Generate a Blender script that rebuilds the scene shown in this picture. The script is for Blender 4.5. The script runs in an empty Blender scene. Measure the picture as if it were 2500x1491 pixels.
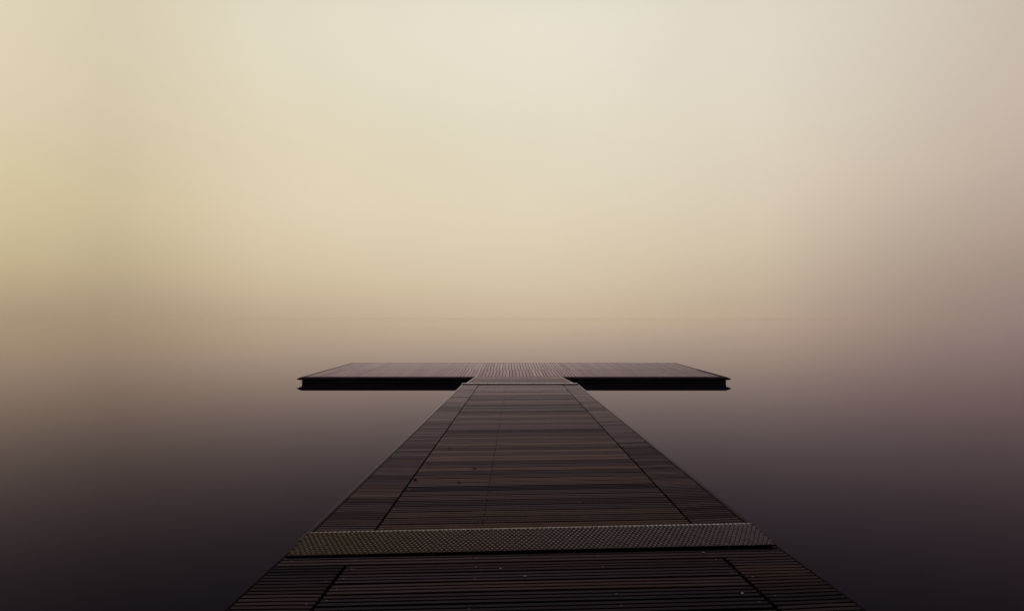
import bpy, bmesh, math, random
from mathutils import Vector

rnd = random.Random(11)
R = math.radians
S = bpy.context.scene
C = S.collection

# ------------------------------------------------------------------ camera
F = 1667.0            # focal length in pixels of the 2500 px wide photograph
HZ = 777.0            # row of the horizon
H = 2.47              # eye height above the water
cam_d = bpy.data.cameras.new("camera")
cam = bpy.data.objects.new("camera", cam_d)
C.objects.link(cam)
cam.location = (0, 0, H)
cam.rotation_euler = (R(90), 0, 0)
cam_d.sensor_width = 36.0
cam_d.lens = 36.0 * F / 2500.0
cam_d.shift_y = (HZ - 745.5) / 2500.0
cam_d.clip_start = 0.05
cam_d.clip_end = 20000
S.camera = cam
S.view_settings.view_transform = 'Standard'
S.view_settings.look = 'None'
S.view_settings.exposure = 0.0
S.view_settings.gamma = 1.0
S.cycles.volume_bounces = 2
S.cycles.use_denoising = True

# ------------------------------------------------------------------ sky
SUN_EL, SUN_AZ = 42.0, -6.0       # the hidden sun: ahead of the camera, high in the fog
SKY_GAIN = 1.0


def lin(c):
    out = []
    for v in c:
        v = v / 255.0
        out.append(v / 12.92 if v <= 0.04045 else ((v + 0.055) / 1.055) ** 2.4)
    return out


world = bpy.data.worlds.new("World")
S.world = world
world.use_nodes = True
nt = world.node_tree
nt.nodes.clear()
N, L = nt.nodes.new, nt.links.new


def nmath(op, a, b=None, clamp=False):
    n = N("ShaderNodeMath"); n.operation = op; n.use_clamp = clamp
    for i, v in enumerate((a, b)):
        if v is None:
            continue
        if isinstance(v, (int, float)):
            n.inputs[i].default_value = v
        else:
            L(v, n.inputs[i])
    return n.outputs[0]


def ramp(fac, stops, interp='B_SPLINE'):
    n = N("ShaderNodeValToRGB")
    cr = n.color_ramp
    cr.interpolation = interp
    while len(cr.elements) > 1:
        cr.elements.remove(cr.elements[-1])
    cr.elements[0].position = stops[0][0]
    cr.elements[0].color = (*stops[0][1], 1)
    for p, c in stops[1:]:
        e = cr.elements.new(p)
        e.color = (*c, 1)
    L(fac, n.inputs[0])
    return n.outputs[0]


tc = N("ShaderNodeTexCoord")
sep = N("ShaderNodeSeparateXYZ")
L(tc.outputs['Generated'], sep.inputs[0])
el = nmath('ARCSINE', sep.outputs['Z'])
az = nmath('ARCTAN2', sep.outputs['X'], sep.outputs['Y'])
elf = nmath('DIVIDE', el, R(90), True)                       # 0 at the horizon .. 1 overhead
azf = nmath('ADD', nmath('DIVIDE', az, 2 * math.pi), 0.5)

# colour of the glowing fog up from the horizon, for seven bearings (degrees)
FOG = {
    -40: [(0, (225, 213, 184)), (200, (223, 209, 181)), (400, (217, 202, 166)), (500, (213, 197, 160)), (600, (205, 187, 152)), (660, (196, 176, 142)), (740, (181, 160, 130)), (777, (169, 148, 122))],
    -30: [(0, (221, 209, 182)), (200, (219, 206, 177)), (400, (212, 197, 163)), (500, (209, 193, 158)), (600, (198, 180, 147)), (700, (180, 161, 131)), (777, (163, 143, 118))],
    -20: [(0, (227, 219, 197)), (200, (225, 215, 190)), (400, (222, 208, 178)), (500, (221, 206, 176)), (600, (215, 198, 167)), (700, (203, 183, 153)), (777, (185, 161, 136))],
    0: [(0, (233, 228, 210)), (200, (232, 225, 205)), (400, (228, 218, 193)), (500, (227, 216, 191)), (600, (224, 210, 182)), (700, (216, 199, 169)), (777, (204, 183, 155))],
    20: [(0, (226, 218, 202)), (200, (224, 214, 197)), (400, (219, 207, 186)), (500, (216, 202, 179)), (600, (207, 192, 168)), (700, (196, 177, 154)), (777, (183, 161, 141))],
    30: [(0, (215, 205, 188)), (200, (211, 199, 182)), (400, (202, 187, 170)), (500, (192, 174, 158)), (600, (178, 160, 144)), (700, (164, 145, 132)), (777, (154, 132, 124))],
    40: [(0, (197, 181, 166)), (200, (195, 178, 164)), (400, (185, 168, 153)), (500, (176, 157, 145)), (600, (163, 144, 133)), (700, (151, 131, 124)), (777, (142, 122, 117))],
}
DIM_H = (0.060, 0.046, 0.056)      # fog away from the glow
AZS = [-180, -110, -78, -55, -40, -30, -20, 0, 20, 30, 40, 55, 78, 110, 180]
ELS = [0, 1.5, 3, 4.5, 6, 8, 10, 12.5, 15, 18, 21, 25]
TOP = [(30, 0.72), (38, 0.34), (50, 0.16), (90, 0.08)]       # the glow fades overhead


def column(a):
    pts = []
    for y, c in FOG[a]:
        e = math.degrees(math.atan((HZ - y) / (F / math.cos(R(a)))))
        pts.append((e, lin(c)))
    pts.sort(key=lambda p: p[0])

    def at(e):
        if e <= pts[0][0]:
            return pts[0][1]
        for (e0, c0), (e1, c1) in zip(pts, pts[1:]):
            if e <= e1:
                t = (e - e0) / (e1 - e0)
                return [c0[i] * (1 - t) + c1[i] * t for i in range(3)]
        return pts[-1][1]
    st = [(e / 90.0, at(e)) for e in ELS]
    st += [(e / 90.0, [v * k for v in pts[-1][1]]) for e, k in TOP]
    return st


def wramp(keys):
    st = []
    for a in AZS:
        v = 1.0 if a in keys else 0.0
        st.append(((a + 180) / 360.0, (v, v, v)))
    return ramp(azf, st)


acc = None
dimset = [a for a in AZS if a not in FOG and a not in (-55, 55)]
sets = [(a, [a] + ([-55] if a == -40 else []) + ([55] if a == 40 else [])) for a in FOG]
for a, keys in sets:
    colr = ramp(elf, column(a))
    w = wramp(keys)
    m = N("ShaderNodeVectorMath"); m.operation = 'MULTIPLY'
    L(colr, m.inputs[0]); L(w, m.inputs[1])
    if acc is None:
        acc = m.outputs[0]
    else:
        s = N("ShaderNodeVectorMath"); s.operation = 'ADD'
        L(acc, s.inputs[0]); L(m.outputs[0], s.inputs[1]); acc = s.outputs[0]
m = N("ShaderNodeVectorMath"); m.operation = 'MULTIPLY'
m.inputs[0].default_value = DIM_H
L(wramp(dimset), m.inputs[1])
s = N("ShaderNodeVectorMath"); s.operation = 'ADD'
L(acc, s.inputs[0]); L(m.outputs[0], s.inputs[1]); acc = s.outputs[0]
# slow unevenness of the fog bank
noi = N("ShaderNodeTexNoise"); noi.inputs['Scale'].default_value = 3.2
noi.inputs['Detail'].default_value = 3.0
L(tc.outputs['Generated'], noi.inputs['Vector'])
nf = nmath('ADD', nmath('MULTIPLY', nmath('SUBTRACT', noi.outputs[0], 0.5), 0.11), 1.0)
# a slightly thicker upright bank of fog to the left
bank = ramp(azf, [((a_ + 180) / 360.0, (v_,) * 3) for a_, v_ in ((-180, 1), (-40, 1), (-36, 0.985), (-32.5, 0.95), (-30.5, 0.915), (-28.5, 0.95), (-24, 0.985), (-19, 1), (180, 1))])
nf = nmath('MULTIPLY', nf, bank)
m = N("ShaderNodeVectorMath"); m.operation = 'SCALE'
L(acc, m.inputs[0]); L(nf, m.inputs['Scale'])
bg_fog = N("ShaderNodeBackground"); L(m.outputs[0], bg_fog.inputs[0])
bg_fog.inputs[1].default_value = SKY_GAIN
# daylight above the fog
sky = N("ShaderNodeTexSky")
sky.sky_type = 'NISHITA'
sky.sun_disc = False
sky.sun_elevation = R(SUN_EL)
sky.sun_rotation = R(SUN_AZ)
sky.dust_density = 4.0
bg_sky = N("ShaderNodeBackground"); L(sky.outputs[0], bg_sky.inputs[0])
bg_sky.inputs[1].default_value = 0.05
mixf = ramp(elf, [(0.0, (0, 0, 0)), (0.30, (0, 0, 0)), (0.55, (0.25,) * 3), (1.0, (0.4,) * 3)], 'LINEAR')
mx = N("ShaderNodeMixShader")
L(mixf, mx.inputs[0]); L(bg_fog.outputs[0], mx.inputs[1]); L(bg_sky.outputs[0], mx.inputs[2])
wo = N("ShaderNodeOutputWorld")
L(mx.outputs[0], wo.inputs[0])

# ------------------------------------------------------------------ sun, dissolved by the fog
sun_d = bpy.data.lights.new("sun", 'SUN')
sun_d.energy = 0.5
sun_d.angle = R(30)
sun_d.color = (1.0, 0.93, 0.84)
sun = bpy.data.objects.new("sun", sun_d)
C.objects.link(sun)
sun.location = (0, 0, 30)
dirv = Vector((math.sin(R(SUN_AZ)) * math.cos(R(SUN_EL)), math.cos(R(SUN_AZ)) * math.cos(R(SUN_EL)), math.sin(R(SUN_EL))))
sun.rotation_euler = dirv.to_track_quat('Z', 'Y').to_euler()


# ================================================================== materials
class Mat:
    def __init__(self, name):
        self.m = bpy.data.materials.new(name)
        self.m.use_nodes = True
        self.t = self.m.node_tree
        self.b = self.t.nodes['Principled BSDF']

    def n(self, kind, **kw):
        x = self.t.nodes.new(kind)
        for k, v in kw.items():
            setattr(x, k, v)
        return x

    def l(self, a, b):
        self.t.links.new(a, b)

    def math(self, op, a, b=None, clamp=False):
        x = self.n("ShaderNodeMath", operation=op, use_clamp=clamp)
        for i, v in enumerate((a, b)):
            if v is None:
                continue
            if isinstance(v, (int, float)):
                x.inputs[i].default_value = v
            else:
                self.l(v, x.inputs[i])
        return x.outputs[0]

    def ramp(self, fac, stops, interp='LINEAR'):
        x = self.n("ShaderNodeValToRGB")
        cr = x.color_ramp
        cr.interpolation = interp
        while len(cr.elements) > 1:
            cr.elements.remove(cr.elements[-1])
        cr.elements[0].position = stops[0][0]
        cr.elements[0].color = (*stops[0][1], 1)
        for p, c in stops[1:]:
            cr.elements.new(p).color = (*c, 1)
        self.l(fac, x.inputs[0])
        return x.outputs[0]

    def noise(self, scale, vec=None, detail=4, rough=0.6):
        x = self.n("ShaderNodeTexNoise")
        x.inputs['Scale'].default_value = scale
        x.inputs['Detail'].default_value = detail
        x.inputs['Roughness'].default_value = rough
        if vec is not None:
            self.l(vec, x.inputs['Vector'])
        return x.outputs[0]

    def coords(self, scale=(1, 1, 1), out='Object'):
        a = self.n("ShaderNodeTexCoord")
        b = self.n("ShaderNodeMapping")
        b.inputs['Scale'].default_value = scale
        self.l(a.outputs[out], b.inputs[0])
        return b.outputs[0]

    def mix(self, fac, a, b, mode='MIX'):
        x = self.n("ShaderNodeMix", data_type='RGBA', blend_type=mode)
        for k, v in ((0, fac), (6, a), (7, b)):
            if isinstance(v, (int, float)):
                x.inputs[k].default_value = v
            elif isinstance(v, tuple):
                x.inputs[k].default_value = (*v, 1)
            else:
                self.l(v, x.inputs[k])
        return x.outputs[2]

    def bump(self, h, strength, dist):
        x = self.n("ShaderNodeBump")
        x.inputs['Strength'].default_value = strength
        x.inputs['Distance'].default_value = dist
        self.l(h, x.inputs['Height'])
        self.l(x.outputs[0], self.b.inputs['Normal'])


def polarised(M, rough, base, p0, pk, dp=(0.0, 0.3, 0.15), normal=None, gloss=None):
    """Diffuse body + surface reflection as a polarising filter passes it: Fresnel,
    kept near grazing and weakened (a little more in the green) at steeper angles."""
    fr = M.n("ShaderNodeFresnel"); fr.inputs['IOR'].default_value = 1.33
    p = M.math('SUBTRACT', p0, M.math('MULTIPLY', fr.outputs[0], pk))
    cmb = M.n("ShaderNodeCombineColor")
    for i, d in enumerate(dp):
        d0, d1 = d if isinstance(d, tuple) else (d, 0.0)
        v = M.math('POWER', fr.outputs[0], M.math('ADD', M.math('ADD', p, d0), M.math('MULTIPLY', fr.outputs[0], d1)))
        if gloss is not None:
            v = M.math('MULTIPLY', v, gloss)
        M.l(v, cmb.inputs[i])
    gl = M.n("ShaderNodeBsdfGlossy")
    if isinstance(rough, float):
        gl.inputs['Roughness'].default_value = rough
    else:
        M.l(rough, gl.inputs['Roughness'])
    M.l(cmb.outputs[0], gl.inputs['Color'])
    df = M.n("ShaderNodeBsdfDiffuse")
    if isinstance(base, tuple):
        df.inputs['Color'].default_value = (*base, 1)
    else:
        M.l(base, df.inputs['Color'])
    if normal is not None:
        for x in (gl, df):
            M.l(normal, x.inputs['Normal'])
    ad = M.n("ShaderNodeAddShader")
    M.l(gl.outputs[0], ad.inputs[0]); M.l(df.outputs[0], ad.inputs[1])
    M.t.nodes.remove(M.b)
    M.l(ad.outputs[0], M.t.nodes['Material Output'].inputs['Surface'])


def wood(name, along_x=True, stops=None, rough=(0.36, 0.55), gain=1.0, wetr=(0.60, 1.25), pol=(2.15, -1.3, (0.0, (0.10, 0.50), (0.0, 0.25)))):
    """Damp hardwood; every board carries its own random 'tone', grain runs along the board."""
    M = Mat(name)
    at = M.n("ShaderNodeAttribute", attribute_name='tone')
    tone = at.outputs['Fac']
    off = M.n("ShaderNodeVectorMath", operation='SCALE')
    off.inputs[0].default_value = (37.0, 53.0, 0.0)
    M.l(tone, off.inputs['Scale'])
    tcd = M.n("ShaderNodeTexCoord")
    add = M.n("ShaderNodeVectorMath", operation='ADD')
    M.l(tcd.outputs['Object'], add.inputs[0]); M.l(off.outputs[0], add.inputs[1])

    def scaled(sx, sy):
        mp = M.n("ShaderNodeMapping")
        mp.inputs['Scale'].default_value = (sx, sy, 1) if along_x else (sy, sx, 1)
        M.l(add.outputs[0], mp.inputs[0])
        return mp.outputs[0]
    grain = M.noise(9.0, scaled(0.35, 9.0), 6, 0.65)
    blotch = M.noise(2.2, scaled(0.5, 2.0), 5, 0.6)
    wear = M.noise(14.0, scaled(0.6, 2.2), 4, 0.7)
    base = M.ramp(tone, stops or [
        (0.0, (0.007, 0.0065, 0.009)), (0.25, (0.013, 0.0105, 0.013)), (0.45, (0.020, 0.0145, 0.0150)),
        (0.65, (0.030, 0.0210, 0.0175)), (0.85, (0.044, 0.030, 0.021)), (1.0, (0.066, 0.043, 0.027))])
    g = M.ramp(grain, [(0.3, (0.72,) * 3), (0.7, (1.25,) * 3)])
    b2 = M.ramp(blotch, [(0.3, (0.78,) * 3), (0.55, (1.0,) * 3), (0.75, (1.3,) * 3)])
    c = M.mix(1.0, base, g, 'MULTIPLY')
    c = M.mix(1.0, c, b2, 'MULTIPLY')
    moss = M.ramp(M.noise(1.7, scaled(0.8, 1.4), 5, 0.7), [(0.60, (0, 0, 0)), (0.74, (1, 1, 1))])
    c = M.mix(M.math('MULTIPLY', moss, 0.45), c, (0.034, 0.028, 0.010))
    if gain != 1.0:
        c = M.mix(1.0, c, (gain,) * 3, 'MULTIPLY')
    r = M.math('MULTIPLY', M.math('ADD', wear, blotch), 0.5)
    rr = M.n("ShaderNodeMapRange")
    rr.inputs[1].default_value, rr.inputs[2].default_value = 0.35, 0.65
    rr.inputs[3].default_value, rr.inputs[4].default_value = rough
    M.l(r, rr.inputs[0])
    bp = M.n("ShaderNodeBump")
    bp.inputs['Strength'].default_value = 0.35
    bp.inputs['Distance'].default_value = 0.004
    M.l(M.math('ADD', M.math('MULTIPLY', grain, 0.7), M.math('MULTIPLY', wear, 0.5)), bp.inputs['Height'])
    # boards dry at their own pace: some keep less of the wet sheen
    wet = M.n("ShaderNodeMapRange")
    wet.inputs[3].default_value, wet.inputs[4].default_value = wetr
    M.l(M.math('FRACT', M.math('MULTIPLY', tone, 23.7)), wet.inputs[0])
    polarised(M, rr.outputs[0], c, *pol, normal=bp.outputs[0], gloss=wet.outputs[0])
    return M.m


def metal(name, col, rough, p0=1.6, moss=False, gloss=1.0):
    """Weathered zinc or aluminium: a dull oxide body with a broad sheen."""
    M = Mat(name)
    v = M.coords()
    n1 = M.noise(6.0, v, 5)
    n2 = M.noise(38.0, v, 4)
    c = M.mix(M.ramp(n1, [(0.35, (0, 0, 0)), (0.7, (1, 1, 1))]), tuple(k * 0.6 for k in col), col)
    g = M.math('MULTIPLY', M.ramp(n2, [(0.3, (0.65,) * 3), (0.7, (1.2,) * 3)]), gloss)
    if moss:
        # green-brown growth and grime, thick on the left of the plate, thin on the right
        tcd = M.n("ShaderNodeTexCoord"); sp = M.n("ShaderNodeSeparateXYZ")
        M.l(tcd.outputs['Object'], sp.inputs[0])
        side = M.n("ShaderNodeMapRange")
        side.inputs[1].default_value, side.inputs[2].default_value = -1.2, 0.9
        side.inputs[3].default_value, side.inputs[4].default_value = 0.85, 0.0
        M.l(sp.outputs['X'], side.inputs[0])
        amt = M.math('MULTIPLY', side.outputs[0], M.math('ADD', M.math('MULTIPLY', M.noise(5.0, v, 5), 1.3), 0.25), True)
        c = M.mix(amt, c, (0.080, 0.056, 0.016))
        g = M.math('MULTIPLY', g, M.math('SUBTRACT', 1.0, M.math('MULTIPLY', amt, 0.5)))
    rr = M.n("ShaderNodeMapRange")
    rr.inputs[3].default_value, rr.inputs[4].default_value = rough - 0.1, rough + 0.15
    M.l(n1, rr.inputs[0])
    bp = M.n("ShaderNodeBump")
    bp.inputs['Strength'].default_value = 0.15
    bp.inputs['Distance'].default_value = 0.002
    M.l(n2, bp.inputs['Height'])
    polarised(M, rr.outputs[0], c, p0, 0.2, (0.0, 0.12, 0.0), normal=bp.outputs[0], gloss=g)
    return M.m


def plain(name, col, rough=0.6, var=0.3, scale=5.0, stretch=(1, 1, 1), p0=2.6, gloss=0.8):
    M = Mat(name)
    n1 = M.noise(scale, M.coords(stretch), 5)
    c = M.mix(M.ramp(n1, [(0.3, (0, 0, 0)), (0.7, (1, 1, 1))]), tuple(k * (1 - var) for k in col), tuple(k * (1 + var) for k in col))
    bp = M.n("ShaderNodeBump")
    bp.inputs['Strength'].default_value = 0.2
    bp.inputs['Distance'].default_value = 0.003
    M.l(n1, bp.inputs['Height'])
    polarised(M, rough, c, p0, 0.2, (0.0, (0.1, 0.4), (0.0, 0.2)), normal=bp.outputs[0], gloss=gloss)
    return M.m


m_deck = wood("damp_ribbed_hardwood", gain=1.65)
m_ramp = wood("damp_ribbed_hardwood_ramp", pol=(6.0, 0.6, (0.0, 0.9, 0.5)))
m_plank = wood("grey_brown_planks", along_x=False, gain=1.3, wetr=(0.85, 1.08), pol=(3.05, 0.4, (0.0, (0.08, 0.55), (0.0, 0.40))), stops=[
    (0.0, (0.036, 0.022, 0.026)), (0.3, (0.046, 0.029, 0.031)), (0.7, (0.054, 0.034, 0.034)),
    (0.94, (0.080, 0.050, 0.044)), (1.0, (0.13, 0.092, 0.076))])
m_rail = metal("dull_aluminium", (0.028, 0.022, 0.026), 0.45, 2.5)
m_mesh = metal("galvanised_mesh", (0.078, 0.062, 0.070), 0.42, 1.75, moss=True, gloss=1.0)
m_mesh_pale = metal("sky_lit_galvanised_mesh", (0.34, 0.29, 0.28), 0.35, 0.7)  # same metal as m_mesh, grazing sky reflection painted in as a paler colour
m_under = plain("tarred_timber", (0.010, 0.008, 0.009), 0.8, gloss=0.3)
m_screw = metal("stainless_steel", (0.11, 0.10, 0.10), 0.25, 1.1)
m_rubber = plain("black_rubber", (0.026, 0.018, 0.023), 0.5, 0.4, 3.0, (0.3, 1, 4), p0=2.2)
m_hull = plain("tarred_hull_boards", (0.085, 0.066, 0.068), 0.7, 0.5, 4.0, (0.2, 1, 8), gloss=0.6)
m_leaf = plain("rotting_leaf", (0.020, 0.009, 0.007), 0.6, 0.4, 60)
m_pale = plain("pale_scrap", (0.42, 0.40, 0.38), 0.6, 0.25, 90)

# water: still, darkened, slightly purple in its depth
W = Mat("still_water")
polarised(W, 0.012, (0.0062, 0.0050, 0.0105), 2.26, 0.95, (0.0, (0.07, 0.26), (-0.12, 0.14)))
m_water = W.m


# ================================================================== mesh helpers
def link(name, bm, mat, parent=None, smooth=False):
    me = bpy.data.meshes.new(name)
    if name != 'water':
        bmesh.ops.recalc_face_normals(bm, faces=list(bm.faces))
    bm.normal_update()
    bm.to_mesh(me)
    bm.free()
    if smooth:
        for p in me.polygons:
            p.use_smooth = True
    me.materials.append(mat)
    o = bpy.data.objects.new(name, me)
    C.objects.link(o)
    if parent is not None:
        o.parent = parent
    return o


def tag(o, label=None, cat=None, group=None, kind=None):
    for k, v in (('label', label), ('category', cat), ('group', group), ('kind', kind)):
        if v:
            o[k] = v
    return o


def thing(name, label, cat, loc=(0, 0, 0), group=None):
    o = bpy.data.objects.new(name, None)
    o.empty_display_size = 0.3
    o.location = loc
    C.objects.link(o)
    return tag(o, label, cat, group)


class Frame:
    """A deck section: world position of (across, ahead, up) on a sloping, slightly turned strip."""
    def __init__(self, x0, yaw, z0, slope):
        self.x0, self.yaw, self.z0, self.slope = x0, yaw, z0, slope

    def __call__(self, u, v, w=0.0):
        return Vector((self.x0 + u + self.yaw * v, v, self.z0 - self.slope * v + w))


def faces_from_rings(bm, rings, close=True, caps=True):
    vs = [[bm.verts.new(p) for p in r] for r in rings]
    out = []
    n = len(vs[0])
    for a, b in zip(vs, vs[1:]):
        for i in range(n if close else n - 1):
            j = (i + 1) % n
            out.append(bm.faces.new((a[i], a[j], b[j], b[i])))
    if caps:
        out.append(bm.faces.new(list(reversed(vs[0]))))
        out.append(bm.faces.new(vs[-1]))
    return out


def box(bm, fr, u0, u1, v0, v1, w0, w1, skew=0.0):
    q = []
    for w in (w0, w1):
        q.append([bm.verts.new(fr(u, v + skew * u, w)) for u, v in ((u0, v0), (u1, v0), (u1, v1), (u0, v1))])
    a, b = q
    bm.faces.new(list(reversed(a))); bm.faces.new(b)
    for i in range(4):
        j = (i + 1) % 4
        bm.faces.new((a[i], a[j], b[j], b[i]))


def tone_layer(bm):
    return bm.faces.layers.float.new('tone')


def ribbed_board(bm, lay, fr, u0, u1, v0, v1, skew, sref, tone, ribs=3, thick=0.032, groove=0.014, depth=0.012, warp=0.0):
    """A board lying across the walkway with ribs along its length, cut by the skewed line v = v0 + skew*(u - sref)."""
    w = v1 - v0
    rib = (w - groove * (ribs - 1)) / ribs
    ch = 0.0035
    prof = [(0.0, -thick), (0.0, -ch)]
    v = 0.0
    for k in range(ribs):
        prof += [(v + (0 if k == 0 else 0.0), -ch), (v + ch, 0.0), (v + rib - ch, 0.0), (v + rib, -ch)]
        if k < ribs - 1:
            prof += [(v + rib + 0.001, -depth), (v + rib + groove - 0.001, -depth)]
        v += rib + groove
    prof += [(w, -thick)]
    prof = [p for i, p in enumerate(prof) if i == 0 or p != prof[i - 1]]
    n = 3
    rings = []
    for i in range(n + 1):
        u = u0 + (u1 - u0) * i / n
        dw = warp * math.sin(i * 2.1 + tone * 9)
        rings.append([fr(u, v0 + pv + skew * (u - sref), pw + dw) for pv, pw in prof])
    for f in faces_from_rings(bm, rings):
        f[lay] = tone


def screw_bm():
    bm = bmesh.new()
    r, h = 0.0062, 0.0018
    rings = []
    for rr, z in ((r, -0.004), (r, h * 0.3), (r * 0.72, h), (r * 0.30, h), (r * 0.24, h * 0.2)):
        rings.append([Vector((rr * math.cos(k * math.pi / 5), rr * math.sin(k * math.pi / 5), z)) for k in range(10)])
    faces_from_rings(bm, rings)
    return bm


_screw_mesh = None


def put_screw(p, parent, tilt):
    global _screw_mesh
    if _screw_mesh is None:
        o = link('screw', screw_bm(), m_screw, parent)
        _screw_mesh = o.data
    else:
        o = bpy.data.objects.new('screw', _screw_mesh)
        C.objects.link(o)
        o.parent = parent
    o.location = p
    o.rotation_euler = (tilt, 0, rnd.uniform(0, 3))
    return o


# ================================================================== the setting
def water_surface():
    bm = bmesh.new()
    X, Y0, Y1 = 2600, -400, 2900
    # finer cells near the camera, huge ones far off
    xs = [-X, -400, -60, -12, 12, 60, 400, X]
    ys = [Y0, -40, 0, 12, 40, 150, 800, Y1]
    g = [[bm.verts.new((x, y, 0)) for x in xs] for y in ys]
    for j in range(len(ys) - 1):
        for i in range(len(xs) - 1):
            bm.faces.new((g[j][i], g[j][i + 1], g[j + 1][i + 1], g[j + 1][i]))
    return tag(link('water', bm, m_water), kind='structure')


water_surface()

# ================================================================== gangway (middle section)
GA = Frame((1258 - 1250) * 0.0, (1258 - 1250) / F, H - 1.4787, (814 - HZ) / F)
g_u = {'l': -1.500, 'dl': -1.051, 'j1': -0.255, 'j2': 0.557, 'dr': 1.373, 'r': 1.790}
GV0, GV1, GP = 4.98, 19.72, 0.1855
gang = thing('gangway', 'long ribbed wooden walkway with pale metal edges running down to the raft', 'gangway', GA(0, 5.0, 0))
GL = gang.location.copy()


def localise(o, parent):
    o.location = -parent.location
    return o


def board_rows(bm, lay, fr, u0, u1, va, vb, pitch, skew, sref, gap, tones, ribs=3, phase=0.0, jitter=0.0, warp=0.0008, seam=None):
    v = va + phase
    k = 0
    rows = []
    while v + pitch - gap < vb:
        d = rnd.uniform(-jitter, jitter)
        t = tones(k)
        spans = [(u0, u1)] if seam is None else [(u0, seam - 0.0025), (seam + 0.0025, u1)]
        for a, b in spans:
            ribbed_board(bm, lay, fr, a, b, v + d, v + pitch - gap + d, skew, sref, t, ribs, warp=warp)
        rows.append((v + d, v + pitch - gap + d))
        v += pitch
        k += 1
    return rows


def tone_fn(seed, spread=0.5, mean=0.45):
    r = random.Random(seed)
    st = {'v': 0.45, 'n': 0}

    def f(k):
        st['v'] = 0.5 * st['v'] + 0.5 * r.random()
        t = min(1.0, max(0.0, mean + (r.random() - 0.5) * spread + (st['v'] - 0.45) * 0.8))
        if r.random() < 0.07 and spread > 0.5:
            t = min(1.0, t + 0.30)
        return t
    return f


# boards fill up to the hinge plate; nearest gangway board starts just behind it
bm = bmesh.new(); lay = tone_layer(bm)
rows_c = board_rows(bm, lay, GA, g_u['dl'] + 0.008, g_u['dr'] - 0.008, GV0 + 0.03, GV1, GP, 0.068, 0.16, 0.028, tone_fn(3, 1.1), jitter=0.0018, seam=g_u['j1'])
o = localise(link('centre_deck', bm, m_deck, gang), gang)
for nm, a, b, sk, sref, sd in (('side_deck', g_u['l'], g_u['dl'] - 0.012, 0.020, -1.05, 5), ('side_deck', g_u['dr'] + 0.012, g_u['r'], 0.150, 1.37, 8)):
    bm = bmesh.new(); lay = tone_layer(bm)
    base = 0.068 * (sref - 0.16)
    # side boards are narrower, so their joints do not line up with the middle ones
    board_rows(bm, lay, GA, a, b, GV0 + base + (0.05 if sd == 5 else 0.02), GV1 + base * 0.3, 0.1235, sk, sref, 0.012, tone_fn(sd, 0.5, 0.36), ribs=2, jitter=0.0015)
    localise(link(nm, bm, m_deck, gang), gang)
# edge rails
for a, b in ((-1.545, -1.504), (1.794, 1.836)):
    bm = bmesh.new()
    nseg = 10
    prof = [(a, -0.11), (b, -0.11), (b, 0.002), (b - 0.006, 0.007), (a + 0.006, 0.007), (a, 0.002)]
    rings = []
    va, vb = GV0 + 0.068 * a, GV1 + 0.22
    for i in range(nseg + 1):
        v = va + (vb - va) * i / nseg
        rings.append([GA(pu, v, pw) for pu, pw in prof])
    faces_from_rings(bm, rings)
    localise(link('edge_rail', bm, m_rail, gang), gang)
# joists and side beams
for u in (g_u['dl'], g_u['j1'], g_u['j2'], g_u['dr'], -1.44, 1.73):
    bm = bmesh.new()
    box(bm, GA, u - 0.05, u + 0.05, GV0 - 0.1, GV1 + 0.3, -0.17, -0.034)
    localise(link('joist', bm, m_under, gang), gang)
# cross beams under the joists
for v in [6.2 + 1.9 * k for k in range(8)]:
    bm = bmesh.new()
    box(bm, GA, -1.49, 1.78, v - 0.05, v + 0.05, -0.26, -0.172)
    localise(link('cross_beam', bm, m_under, gang), gang)
# screws: the nearest ones separate, the far tiny ones as one part
cnt = 0
far = bmesh.new()
for (a, b) in rows_c:
    for ju, sc in ((g_u['dl'] + 0.035, -1), (g_u['j1'], 0), (g_u['j2'], 0), (g_u['dr'] - 0.035, 1)):
        if rnd.random() < 0.28:
            continue
        du = rnd.uniform(-0.008, 0.008)
        v = a + (b - a) * rnd.choice((0.17, 0.5, 0.5, 0.83)) + 0.068 * (ju - 0.16)
        p = GA(ju + du, v, 0.0)
        if cnt < 100:
            put_screw(p - gang.location, gang, -0.022)
            cnt += 1
        else:
            r = 0.0075
            ring = [p + Vector((r * math.cos(k * math.pi / 3), r * math.sin(k * math.pi / 3), 0.0)) for k in range(6)]
            faces_from_rings(far, [ring, [q + Vector((0, 0, 0.002)) for q in ring]])
o = localise(link('small_screws', far, m_screw, gang), gang)
o['kind'] = 'stuff'

# ================================================================== near section
NA = Frame((1240 - 1250) * 0.0, (1240 - 1250) / F, H - 1.345, (861 - HZ) / F)
n_u = {'l': -1.465, 'dl': -1.025, 'j1': -0.2, 'j2': 0.598, 'dr': 1.415, 'r': 1.862}
landing = thing('walkway', 'dark ribbed wooden walkway section in the foreground, before the wide mesh plate', 'walkway', NA(0, 2.0, 0))
NV1 = 4.80                # edge under the mesh plate, at u = 0.2
NSK = 0.066
NPITCH = 0.178
first_v = 4.422
tf = tone_fn(21, 0.7)
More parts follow.
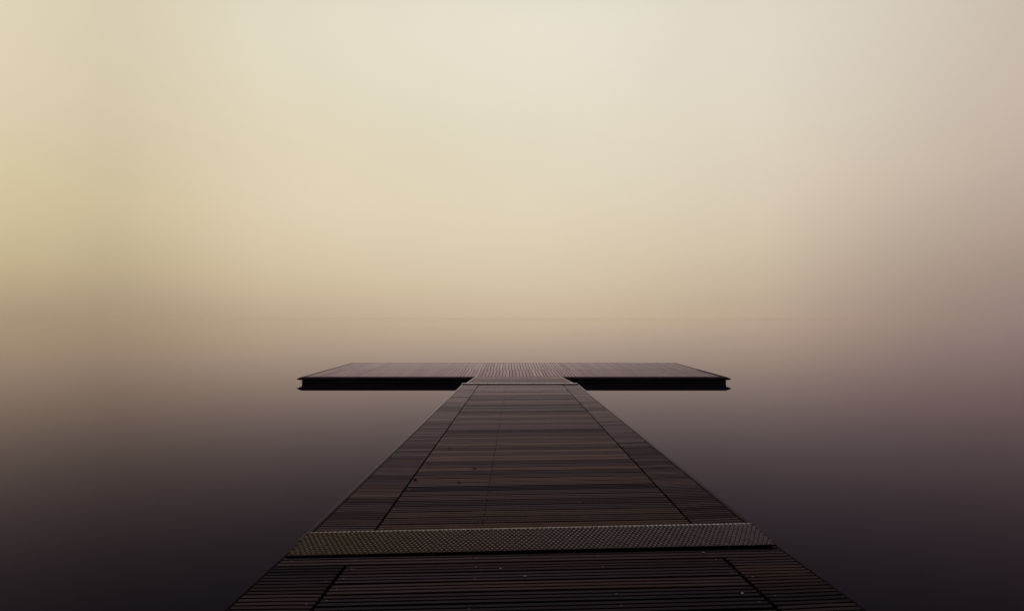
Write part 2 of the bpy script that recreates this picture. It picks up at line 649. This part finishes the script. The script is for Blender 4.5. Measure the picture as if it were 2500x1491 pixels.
# the first board runs the whole width
bm = bmesh.new(); lay = tone_layer(bm)
ribbed_board(bm, lay, NA, n_u['l'], n_u['r'], first_v, NV1 - 0.016, NSK, 0.2, 0.45, ribs=6)
localise(link('end_board', bm, m_deck, landing), landing)
bm = bmesh.new(); lay = tone_layer(bm)
rows_n = []
v = first_v - NPITCH
k = 0
while v > -2.5:
    d = rnd.uniform(-0.003, 0.003)
    ribbed_board(bm, lay, NA, n_u['dl'] + 0.010, n_u['dr'] - 0.012, v + d, v + d + NPITCH - 0.027, NSK, 0.2, tf(k), warp=0.001)
    rows_n.append((v + d, v + d + NPITCH - 0.018))
    v -= NPITCH
    k += 1
localise(link('centre_deck', bm, m_deck, landing), landing)
for a, b, sk, sref, sd, ph in ((n_u['l'], n_u['dl'] - 0.014, 0.020, -1.02, 31, -0.01), (n_u['dr'] + 0.016, n_u['r'], 0.165, 1.41, 37, 0.035)):
    bm = bmesh.new(); lay = tone_layer(bm)
    tf2 = tone_fn(sd, 0.40, 0.32)
    # top board is cut to a wedge against the full-width end board
    top = first_v + NSK * (sref - 0.2) - 0.02
    v = top - 0.154
    kk = 0
    while v > -2.5:
        # the boards fan out a little from the end board towards the shore
        ske = min(sk, NSK + 0.010 * kk) if sk > NSK else max(sk, NSK - 0.010 * kk)
        ribbed_board(bm, lay, NA, a, b, v, v + 0.154, ske, sref, tf2(kk), warp=0.001)
        v -= 0.170
        kk += 1
    localise(link('side_deck', bm, m_deck, landing), landing)
for a, b in ((n_u['l'] - 0.030, n_u['l'] - 0.004), (n_u['r'] + 0.004, n_u['r'] + 0.030)):
    bm = bmesh.new()
    box(bm, NA, a, b, -2.6, NV1 - 0.02 + NSK * (a - 0.2), -0.20, -0.012)
    localise(link('fascia', bm, m_under, landing), landing)
for u in (n_u['dl'], n_u['j1'], n_u['j2'], n_u['dr'], n_u['l'] + 0.06, n_u['r'] - 0.06):
    bm = bmesh.new()
    box(bm, NA, u - 0.05, u + 0.05, -2.6, NV1 - 0.03, -0.19, -0.034)
    localise(link('joist', bm, m_under, landing), landing)
for v in (-1.8, 0.4, 2.6, 4.2):
    bm = bmesh.new()
    box(bm, NA, n_u['l'], n_u['r'], v - 0.08, v + 0.08, -0.36, -0.192)
    localise(link('cross_beam', bm, m_under, landing), landing)
    for u in (-1.2, 1.6):
        bm = bmesh.new()
        top = NA(u, v, -0.362)
        rings = []
        for z in (top.z, -1.5):
            rings.append([Vector((top.x + 0.11 * math.cos(k * math.pi / 8), top.y + 0.11 * math.sin(k * math.pi / 8), z)) for k in range(16)])
        faces_from_rings(bm, rings)
        localise(link('pile', bm, m_under, landing), landing)
n = 0
for (a, b) in [(first_v, first_v + 0.16)] + rows_n:
    if a < 3.2:
        break
    for i, ju in enumerate((n_u['dl'] + 0.045, n_u['j1'], n_u['j2'], n_u['dr'] - 0.05)):
        if rnd.random() < 0.18:
            continue
        v = a + (b - a) * (0.5 if rnd.random() < 0.7 else rnd.choice((0.17, 0.83))) + NSK * (ju - 0.2)
        put_screw(NA(ju + rnd.uniform(-0.012, 0.012), v, 0.0) - landing.location, landing, -0.05)
for ju, vv in ((-1.40, first_v + 0.09), (1.79, first_v + 0.09), (-1.07, 4.10), (-1.08, 3.74), (1.47, 4.02), (1.48, 3.70)):
    put_screw(NA(ju, vv + NSK * (ju - 0.2), 0.001) - landing.location, landing, -0.05)


# ================================================================== mesh plates over the two hinges
def mesh_plate(name, label, pts_near, pts_far, rise, fr_far, tread_n, depth_rows, lx, rx, skew, mat=None, under=None, lip=0.006):
    """Expanded-metal plate: pts give the centre line near and far edge (world y, z)."""
    yn, zn = pts_near
    yf, zf = pts_far
    cx = (lx + rx) / 2
    root = thing(name, label, 'metal plate', (cx, (yn + yf) / 2, (zn + zf) / 2), 'mesh plates over the walkway joints')

    def P(u, t, h):
        # t 0 = near edge, 1 = far edge; the far tenth bends down to the gangway
        bend = 0.0
        if t > 0.86:
            bend = -rise * ((t - 0.86) / 0.14) ** 1.3
        y = yn + (yf - yn) * t + skew * (u - cx)
        z = zn + (zf - zn) * t + rise + bend + h
        u = u + 0.025 * t * (u - cx) / (rx - cx) if lip < 0.01 else u      # a touch wider at its far edge
        return Vector((u, y, z)) - root.location
    # dark carrier sheet
    bm = bmesh.new()
    ts = [0, 0.3, 0.6, 0.86, 0.9, 0.94, 0.97, 1.0]
    nu = 12
    for hh in (0,):
        up = [[bm.verts.new(P(lx + (rx - lx) * i / nu, t, -0.001)) for i in range(nu + 1)] for t in ts]
        dn = [[bm.verts.new(P(lx + (rx - lx) * i / nu, t, -lip)) for i in range(nu + 1)] for t in ts]
        for j in range(len(ts) - 1):
            for i in range(nu):
                bm.faces.new((up[j][i], up[j][i + 1], up[j + 1][i + 1], up[j + 1][i]))
                bm.faces.new((dn[j][i], dn[j + 1][i], dn[j + 1][i + 1], dn[j][i + 1]))
        for i in range(nu):
            bm.faces.new((up[0][i], dn[0][i], dn[0][i + 1], up[0][i + 1]))
            bm.faces.new((up[-1][i], up[-1][i + 1], dn[-1][i + 1], dn[-1][i]))
        for j in range(len(ts) - 1):
            bm.faces.new((up[j][0], up[j + 1][0], dn[j + 1][0], dn[j][0]))
            bm.faces.new((up[j][-1], dn[j][-1], dn[j + 1][-1], up[j + 1][-1]))
    link('backing_sheet', bm, under or m_under, root)
    # raised lozenges, rows staggered; the tread surface
    bm = bmesh.new()
    nc = int((rx - lx) / 0.0335)
    du = (rx - lx) / nc
    nr = depth_rows
    tmax = 0.865
    dt = tmax / nr
    for r in range(nr + 1):
        tcn = r * dt
        for c in range(nc):
            u = lx + du * (c + (0.5 if r % 2 == 0 else 1.0))
            if u + du * 0.5 > rx + du * 0.1:
                continue
            a, b = du * 0.46, dt * 0.84
            hh = 0.0055 + rnd.uniform(-0.0008, 0.0008)
            lo, hi = max(0.0, tcn - b), min(0.875, tcn + b)
            pts = [(u - a, tcn), (u, lo), (u + a, tcn), (u, hi)]
            bot = [bm.verts.new(P(x, t, 0.0)) for x, t in pts]
            top = []
            for x, t in pts:
                # steep towards the walker, shallow away
                tt = tcn + (t - tcn) * 0.60 + dt * 0.12
                top.append(bm.verts.new(P(u + (x - u) * 0.64, tt, hh)))
            bm.faces.new(top)
            for i in range(4):
                j = (i + 1) % 4
                bm.faces.new((bot[i], bot[j], top[j], top[i]))
    # stretched bars where the sheet bends down at the far edge
    for c in range(nc):
        u = lx + du * (c + 0.5)
        w0 = du * 0.44
        prev = None
        rings = []
        for t in (0.868, 0.90, 0.94, 0.97, 1.0):
            rings.append([P(u - w0, t, 0.0), P(u + w0, t, 0.0), P(u + w0 * 0.7, t, 0.0012), P(u - w0 * 0.7, t, 0.0012)])
        faces_from_rings(bm, rings)
    link('tread', bm, mat or m_mesh, root)
    return root


# near plate: bridges walkway and gangway
yn, yf = 4.59, 5.20
zn = NA(0, yn, 0).z
zf = GA(0, yf, 0).z
mesh_plate('hinge_plate', 'wide diamond-mesh metal plate across the foreground, mossy at its left end', (yn, zn + 0.002), (yf, zf + 0.002), 0.016, GA, 0, 12, -1.485, 1.825, 0.068)
# far plate
ry = 19.80
zr = GA(0, 19.9, 0).z
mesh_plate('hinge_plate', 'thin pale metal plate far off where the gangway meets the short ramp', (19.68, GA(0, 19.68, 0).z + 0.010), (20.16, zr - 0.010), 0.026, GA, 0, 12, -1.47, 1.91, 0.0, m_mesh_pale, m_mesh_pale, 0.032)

# ================================================================== far ramp onto the raft
RA = Frame(0.0, 0.0, GA(0, 20.0, 0).z + (858 - HZ) / F * 20.0, (858 - HZ) / F)
ramp_t = thing('ramp', 'short dark plank ramp between the far pale plate and the raft', 'ramp', RA(0, 20.1, 0))
bm = bmesh.new(); lay = tone_layer(bm)
board_rows(bm, lay, RA, -1.345, 1.82, 20.05, 25.86, 0.175, 0.0, 0, 0.006, tone_fn(55, 0.7), jitter=0.001)
localise(link('ramp_deck', bm, m_ramp, ramp_t), ramp_t)
for a, b in ((-1.375, -1.349), (1.824, 1.85)):
    bm = bmesh.new()
    box(bm, RA, a, b, 20.02, 25.72, -0.09, 0.006)
    localise(link('edge_rail', bm, m_rail, ramp_t), ramp_t)
for u in (-1.2, -0.2, 0.7, 1.65):
    bm = bmesh.new()
    box(bm, RA, u - 0.05, u + 0.05, 20.1, 25.5, -0.14, -0.034)
    localise(link('joist', bm, m_under, ramp_t), ramp_t)

# ================================================================== floating raft
TX0, TX1, TY0, TY1, TZ = -7.95, 8.10, 25.8, 33.9, 0.262
raft = thing('floating_platform', 'wide flat wooden raft with rounded black rim floating at the end of the walkway', 'floating platform', (0.07, 29.8, 0))
I = Frame(0, 0, 0, 0)
BORD = 0.10
rp = random.Random(77)
for (ya, yb, seed) in ((TY0 + BORD, 29.30, 1), (29.325, TY1 - BORD, 2)):
    bm = bmesh.new(); lay = tone_layer(bm)
    x = TX0 + BORD
    pitch = 0.1335
    x += 0.0 if seed == 1 else -0.05
    while x + pitch < TX1 - BORD:
        x0, x1 = max(x, TX0 + BORD) + 0.009, x + pitch - 0.009
        t = min(0.9, max(0.0, rp.gauss(0.45, 0.25)))
        if seed == 1 and (abs(x - 1.09) < 0.067):
            t = 1.0
        if seed == 1 and (abs(x - 0.83) < 0.067):
            t = 0.97
        dz = rp.uniform(-0.002, 0.002)
        ch = 0.003
        prof = [(x0, -0.03), (x1, -0.03), (x1, -ch), (x1 - ch, 0), (x0 + ch, 0), (x0, -ch)]
        rings = [[Vector((px, y, TZ + pz + dz)) for px, pz in prof] for y in (ya + rp.uniform(0, .006), yb - rp.uniform(0, .006))]
        for f in faces_from_rings(bm, rings):
            f[lay] = t
        x += pitch
    localise(link('plank_deck', bm, m_plank, raft), raft)
# border boards round the deck
bm = bmesh.new(); lay = tone_layer(bm)


def bx2(x0, x1, y0, y1, z0, z1, t):
    before = set(bm.faces)
    box(bm, I, x0, x1, y0, y1, z0, z1)
    for f in bm.faces:
        if f not in before:
            f[lay] = t


bx2(TX0 + 0.02, TX1 - 0.02, TY0 + 0.004, TY0 + BORD - 0.006, TZ - 0.03, TZ + 0.001, 0.35)
bx2(TX0 + 0.02, TX1 - 0.02, TY1 - BORD + 0.006, TY1 - 0.004, TZ - 0.03, TZ + 0.001, 0.3)
bx2(TX0 + 0.004, TX0 + BORD - 0.006, TY0 + BORD, TY1 - BORD, TZ - 0.03, TZ + 0.001, 0.4)
bx2(TX1 - BORD + 0.006, TX1 - 0.004, TY0 + BORD, TY1 - BORD, TZ - 0.03, TZ + 0.001, 0.25)
localise(link('border_boards', bm, m_ramp, raft), raft)
# under-deck sheet
bm = bmesh.new()
box(bm, I, TX0 + 0.05, TX1 - 0.05, TY0 + 0.05, TY1 - 0.05, TZ - 0.10, TZ - 0.034)
localise(link('deck_frame', bm, m_under, raft), raft)


def rr_outline(x0, x1, y0, y1, r, off, k=8):
    pts = []
    r2 = r + off
    for cx, cy, a0 in ((x1 - r, y0 + r, -90), (x1 - r, y1 - r, 0), (x0 + r, y1 - r, 90), (x0 + r, y0 + r, 180)):
        for i in range(k + 1):
            a = R(a0 + 90 * i / k)
            pts.append((cx + r2 * math.cos(a), cy + r2 * math.sin(a)))
    return pts


# rounded fender rim swept round the deck
prof = [(-0.01, -0.004), (0.02, -0.002), (0.07, -0.014), (0.13, -0.036), (0.185, -0.066), (0.205, -0.082), (0.195, -0.094), (0.155, -0.108), (0.09, -0.118), (0.02, -0.122), (-0.03, -0.122)]
bm = bmesh.new()
loops = []
for off, z in prof:
    loops.append([bm.verts.new((x, y, TZ + z)) for x, y in rr_outline(TX0, TX1, TY0, TY1, 0.12, off)])
for a, b in zip(loops, loops[1:]):
    for i in range(len(a)):
        j = (i + 1) % len(a)
        bm.faces.new((a[i], a[j], b[j], b[i]))
bmesh.ops.recalc_face_normals(bm, faces=bm.faces)
localise(link('rim', bm, m_rubber, raft, smooth=True), raft)
# hull: pontoon boards below the rim, with a proud wale; its right end stands just clear of the water
bm = bmesh.new()
levels = [(0.0, TZ - 0.115), (0.0, 0.105), (0.022, 0.10), (0.022, 0.022), (0.0, 0.016), (0.0, -0.35)]
loops = [[bm.verts.new((x, y, z)) for x, y in rr_outline(TX0, TX1, TY0, TY1, 0.05, off - 0.012, 3)] for off, z in levels]
for a, b in zip(loops, loops[1:]):
    for i in range(len(a)):
        j = (i + 1) % len(a)
        bm.faces.new((a[i], a[j], b[j], b[i]))
bm.faces.new(loops[-1])
bmesh.ops.recalc_face_normals(bm, faces=bm.faces)
localise(link('hull', bm, m_hull, raft), raft)


# ================================================================== small things lying on the boards
def leaf(name, label, fr, u, v, size, rot, mat, cat, group=None, curl=0.25, lift=0.003):
    bm = bmesh.new()
    n = 9
    left, mid, right = [], [], []
    for i in range(n + 1):
        t = i / n
        w = size * 0.36 * math.sin(math.pi * t) ** 0.75 * (1 + 0.18 * math.sin(t * 19 + u * 7)) + 0.0004
        y = size * (t - 0.5)
        z = curl * size * (2 * (t - 0.5)) ** 2 * 0.5
        left.append(bm.verts.new((-w, y, z + w * 0.35)))
        mid.append(bm.verts.new((0, y, z)))
        right.append(bm.verts.new((w, y, z + w * 0.28)))
    for a, b in ((left, mid), (mid, right)):
        for i in range(n):
            bm.faces.new((a[i], b[i], b[i + 1], a[i + 1]))
    geo = bmesh.ops.extrude_face_region(bm, geom=list(bm.faces))
    for e in geo['geom']:
        if isinstance(e, bmesh.types.BMVert):
            e.co.z += size * 0.03
    bmesh.ops.recalc_face_normals(bm, faces=bm.faces)
    o = link(name, bm, mat)
    o.location = fr(u, v, lift)
    o.rotation_euler = (-fr.slope, 0, rot)
    return tag(o, label, cat, group)


def at_px(fr, x, y):
    """where the sight line through a pixel meets a deck section"""
    # z = z0 - slope*v = H - (y-HZ)/F*v
    v = (H - fr.z0) / ((y - HZ) / F - fr.slope)
    u = (x - 1250) / F * v - fr.yaw * v
    return u, v


for (px, py, sz, rt, lb) in (
        (1097, 1095, 0.050, 0.5, 'small dark leaf on the left side of the gangway, farthest of the dead leaves'),
        (1159, 1145, 0.052, 1.9, 'largest dark leaf lying left of the middle of the gangway'),
        (1122, 1178, 0.042, 0.9, 'tiny dark leaf just below the largest leaf on the gangway'),
        (1015, 1172, 0.060, 2.5, 'reddish brown leaf curled beside the left seam of the gangway'),
        (1481, 1105, 0.036, 2.5, 'tiny dark leaf beside the right seam of the gangway')):
    u, v = at_px(GA, px, py)
    leaf('dead_leaf', lb, GA, u, v, sz, rt, m_leaf, 'leaf', 'dead leaves on the walkway')
for (px, py, sz, rt, lb) in (
        (1222, 1389, 0.020, 0.2, 'pale scrap on the foreground boards left of the middle, the higher of two'),
        (1282, 1407, 0.022, 0.9, 'pale scrap on the foreground boards near the middle, the lower of two'),
        (1812, 1449, 0.020, 2.6, 'bright white scrap by the right seam at the bottom of the picture'),
        (1717, 1349, 0.022, 1.2, 'pale scrap on the end board below the right half of the mesh plate')):
    u, v = at_px(NA, px, py)
    leaf('pale_scrap', lb, NA, u, v, sz, rt, m_pale, 'debris', 'pale scraps on the foreground boards')

# ================================================================== haze
bm = bmesh.new()
x, y0, y1, z0, z1 = 2700, -450, 3000, -2.6, 3.2
vs = [bm.verts.new((sx * x, y, z)) for z in (z0, z1) for sx, y in ((-1, y0), (1, y0), (1, y1), (-1, y1))]
for f in ((3, 2, 1, 0), (4, 5, 6, 7), (0, 1, 5, 4), (1, 2, 6, 5), (2, 3, 7, 6), (3, 0, 4, 7)):
    bm.faces.new([vs[i] for i in f])
hm = bpy.data.materials.new("haze_air")
hm.use_nodes = True
ht = hm.node_tree
ht.nodes.clear()
pv = ht.nodes.new("ShaderNodeVolumePrincipled")
pv.inputs['Color'].default_value = (1.0, 0.90, 0.78, 1)
pv.inputs['Density'].default_value = 0.0001
pv.inputs['Anisotropy'].default_value = 0.88
ho = ht.nodes.new("ShaderNodeOutputMaterial")
ht.links.new(pv.outputs[0], ho.inputs['Volume'])
haze = tag(link('haze', bm, hm), kind='stuff')
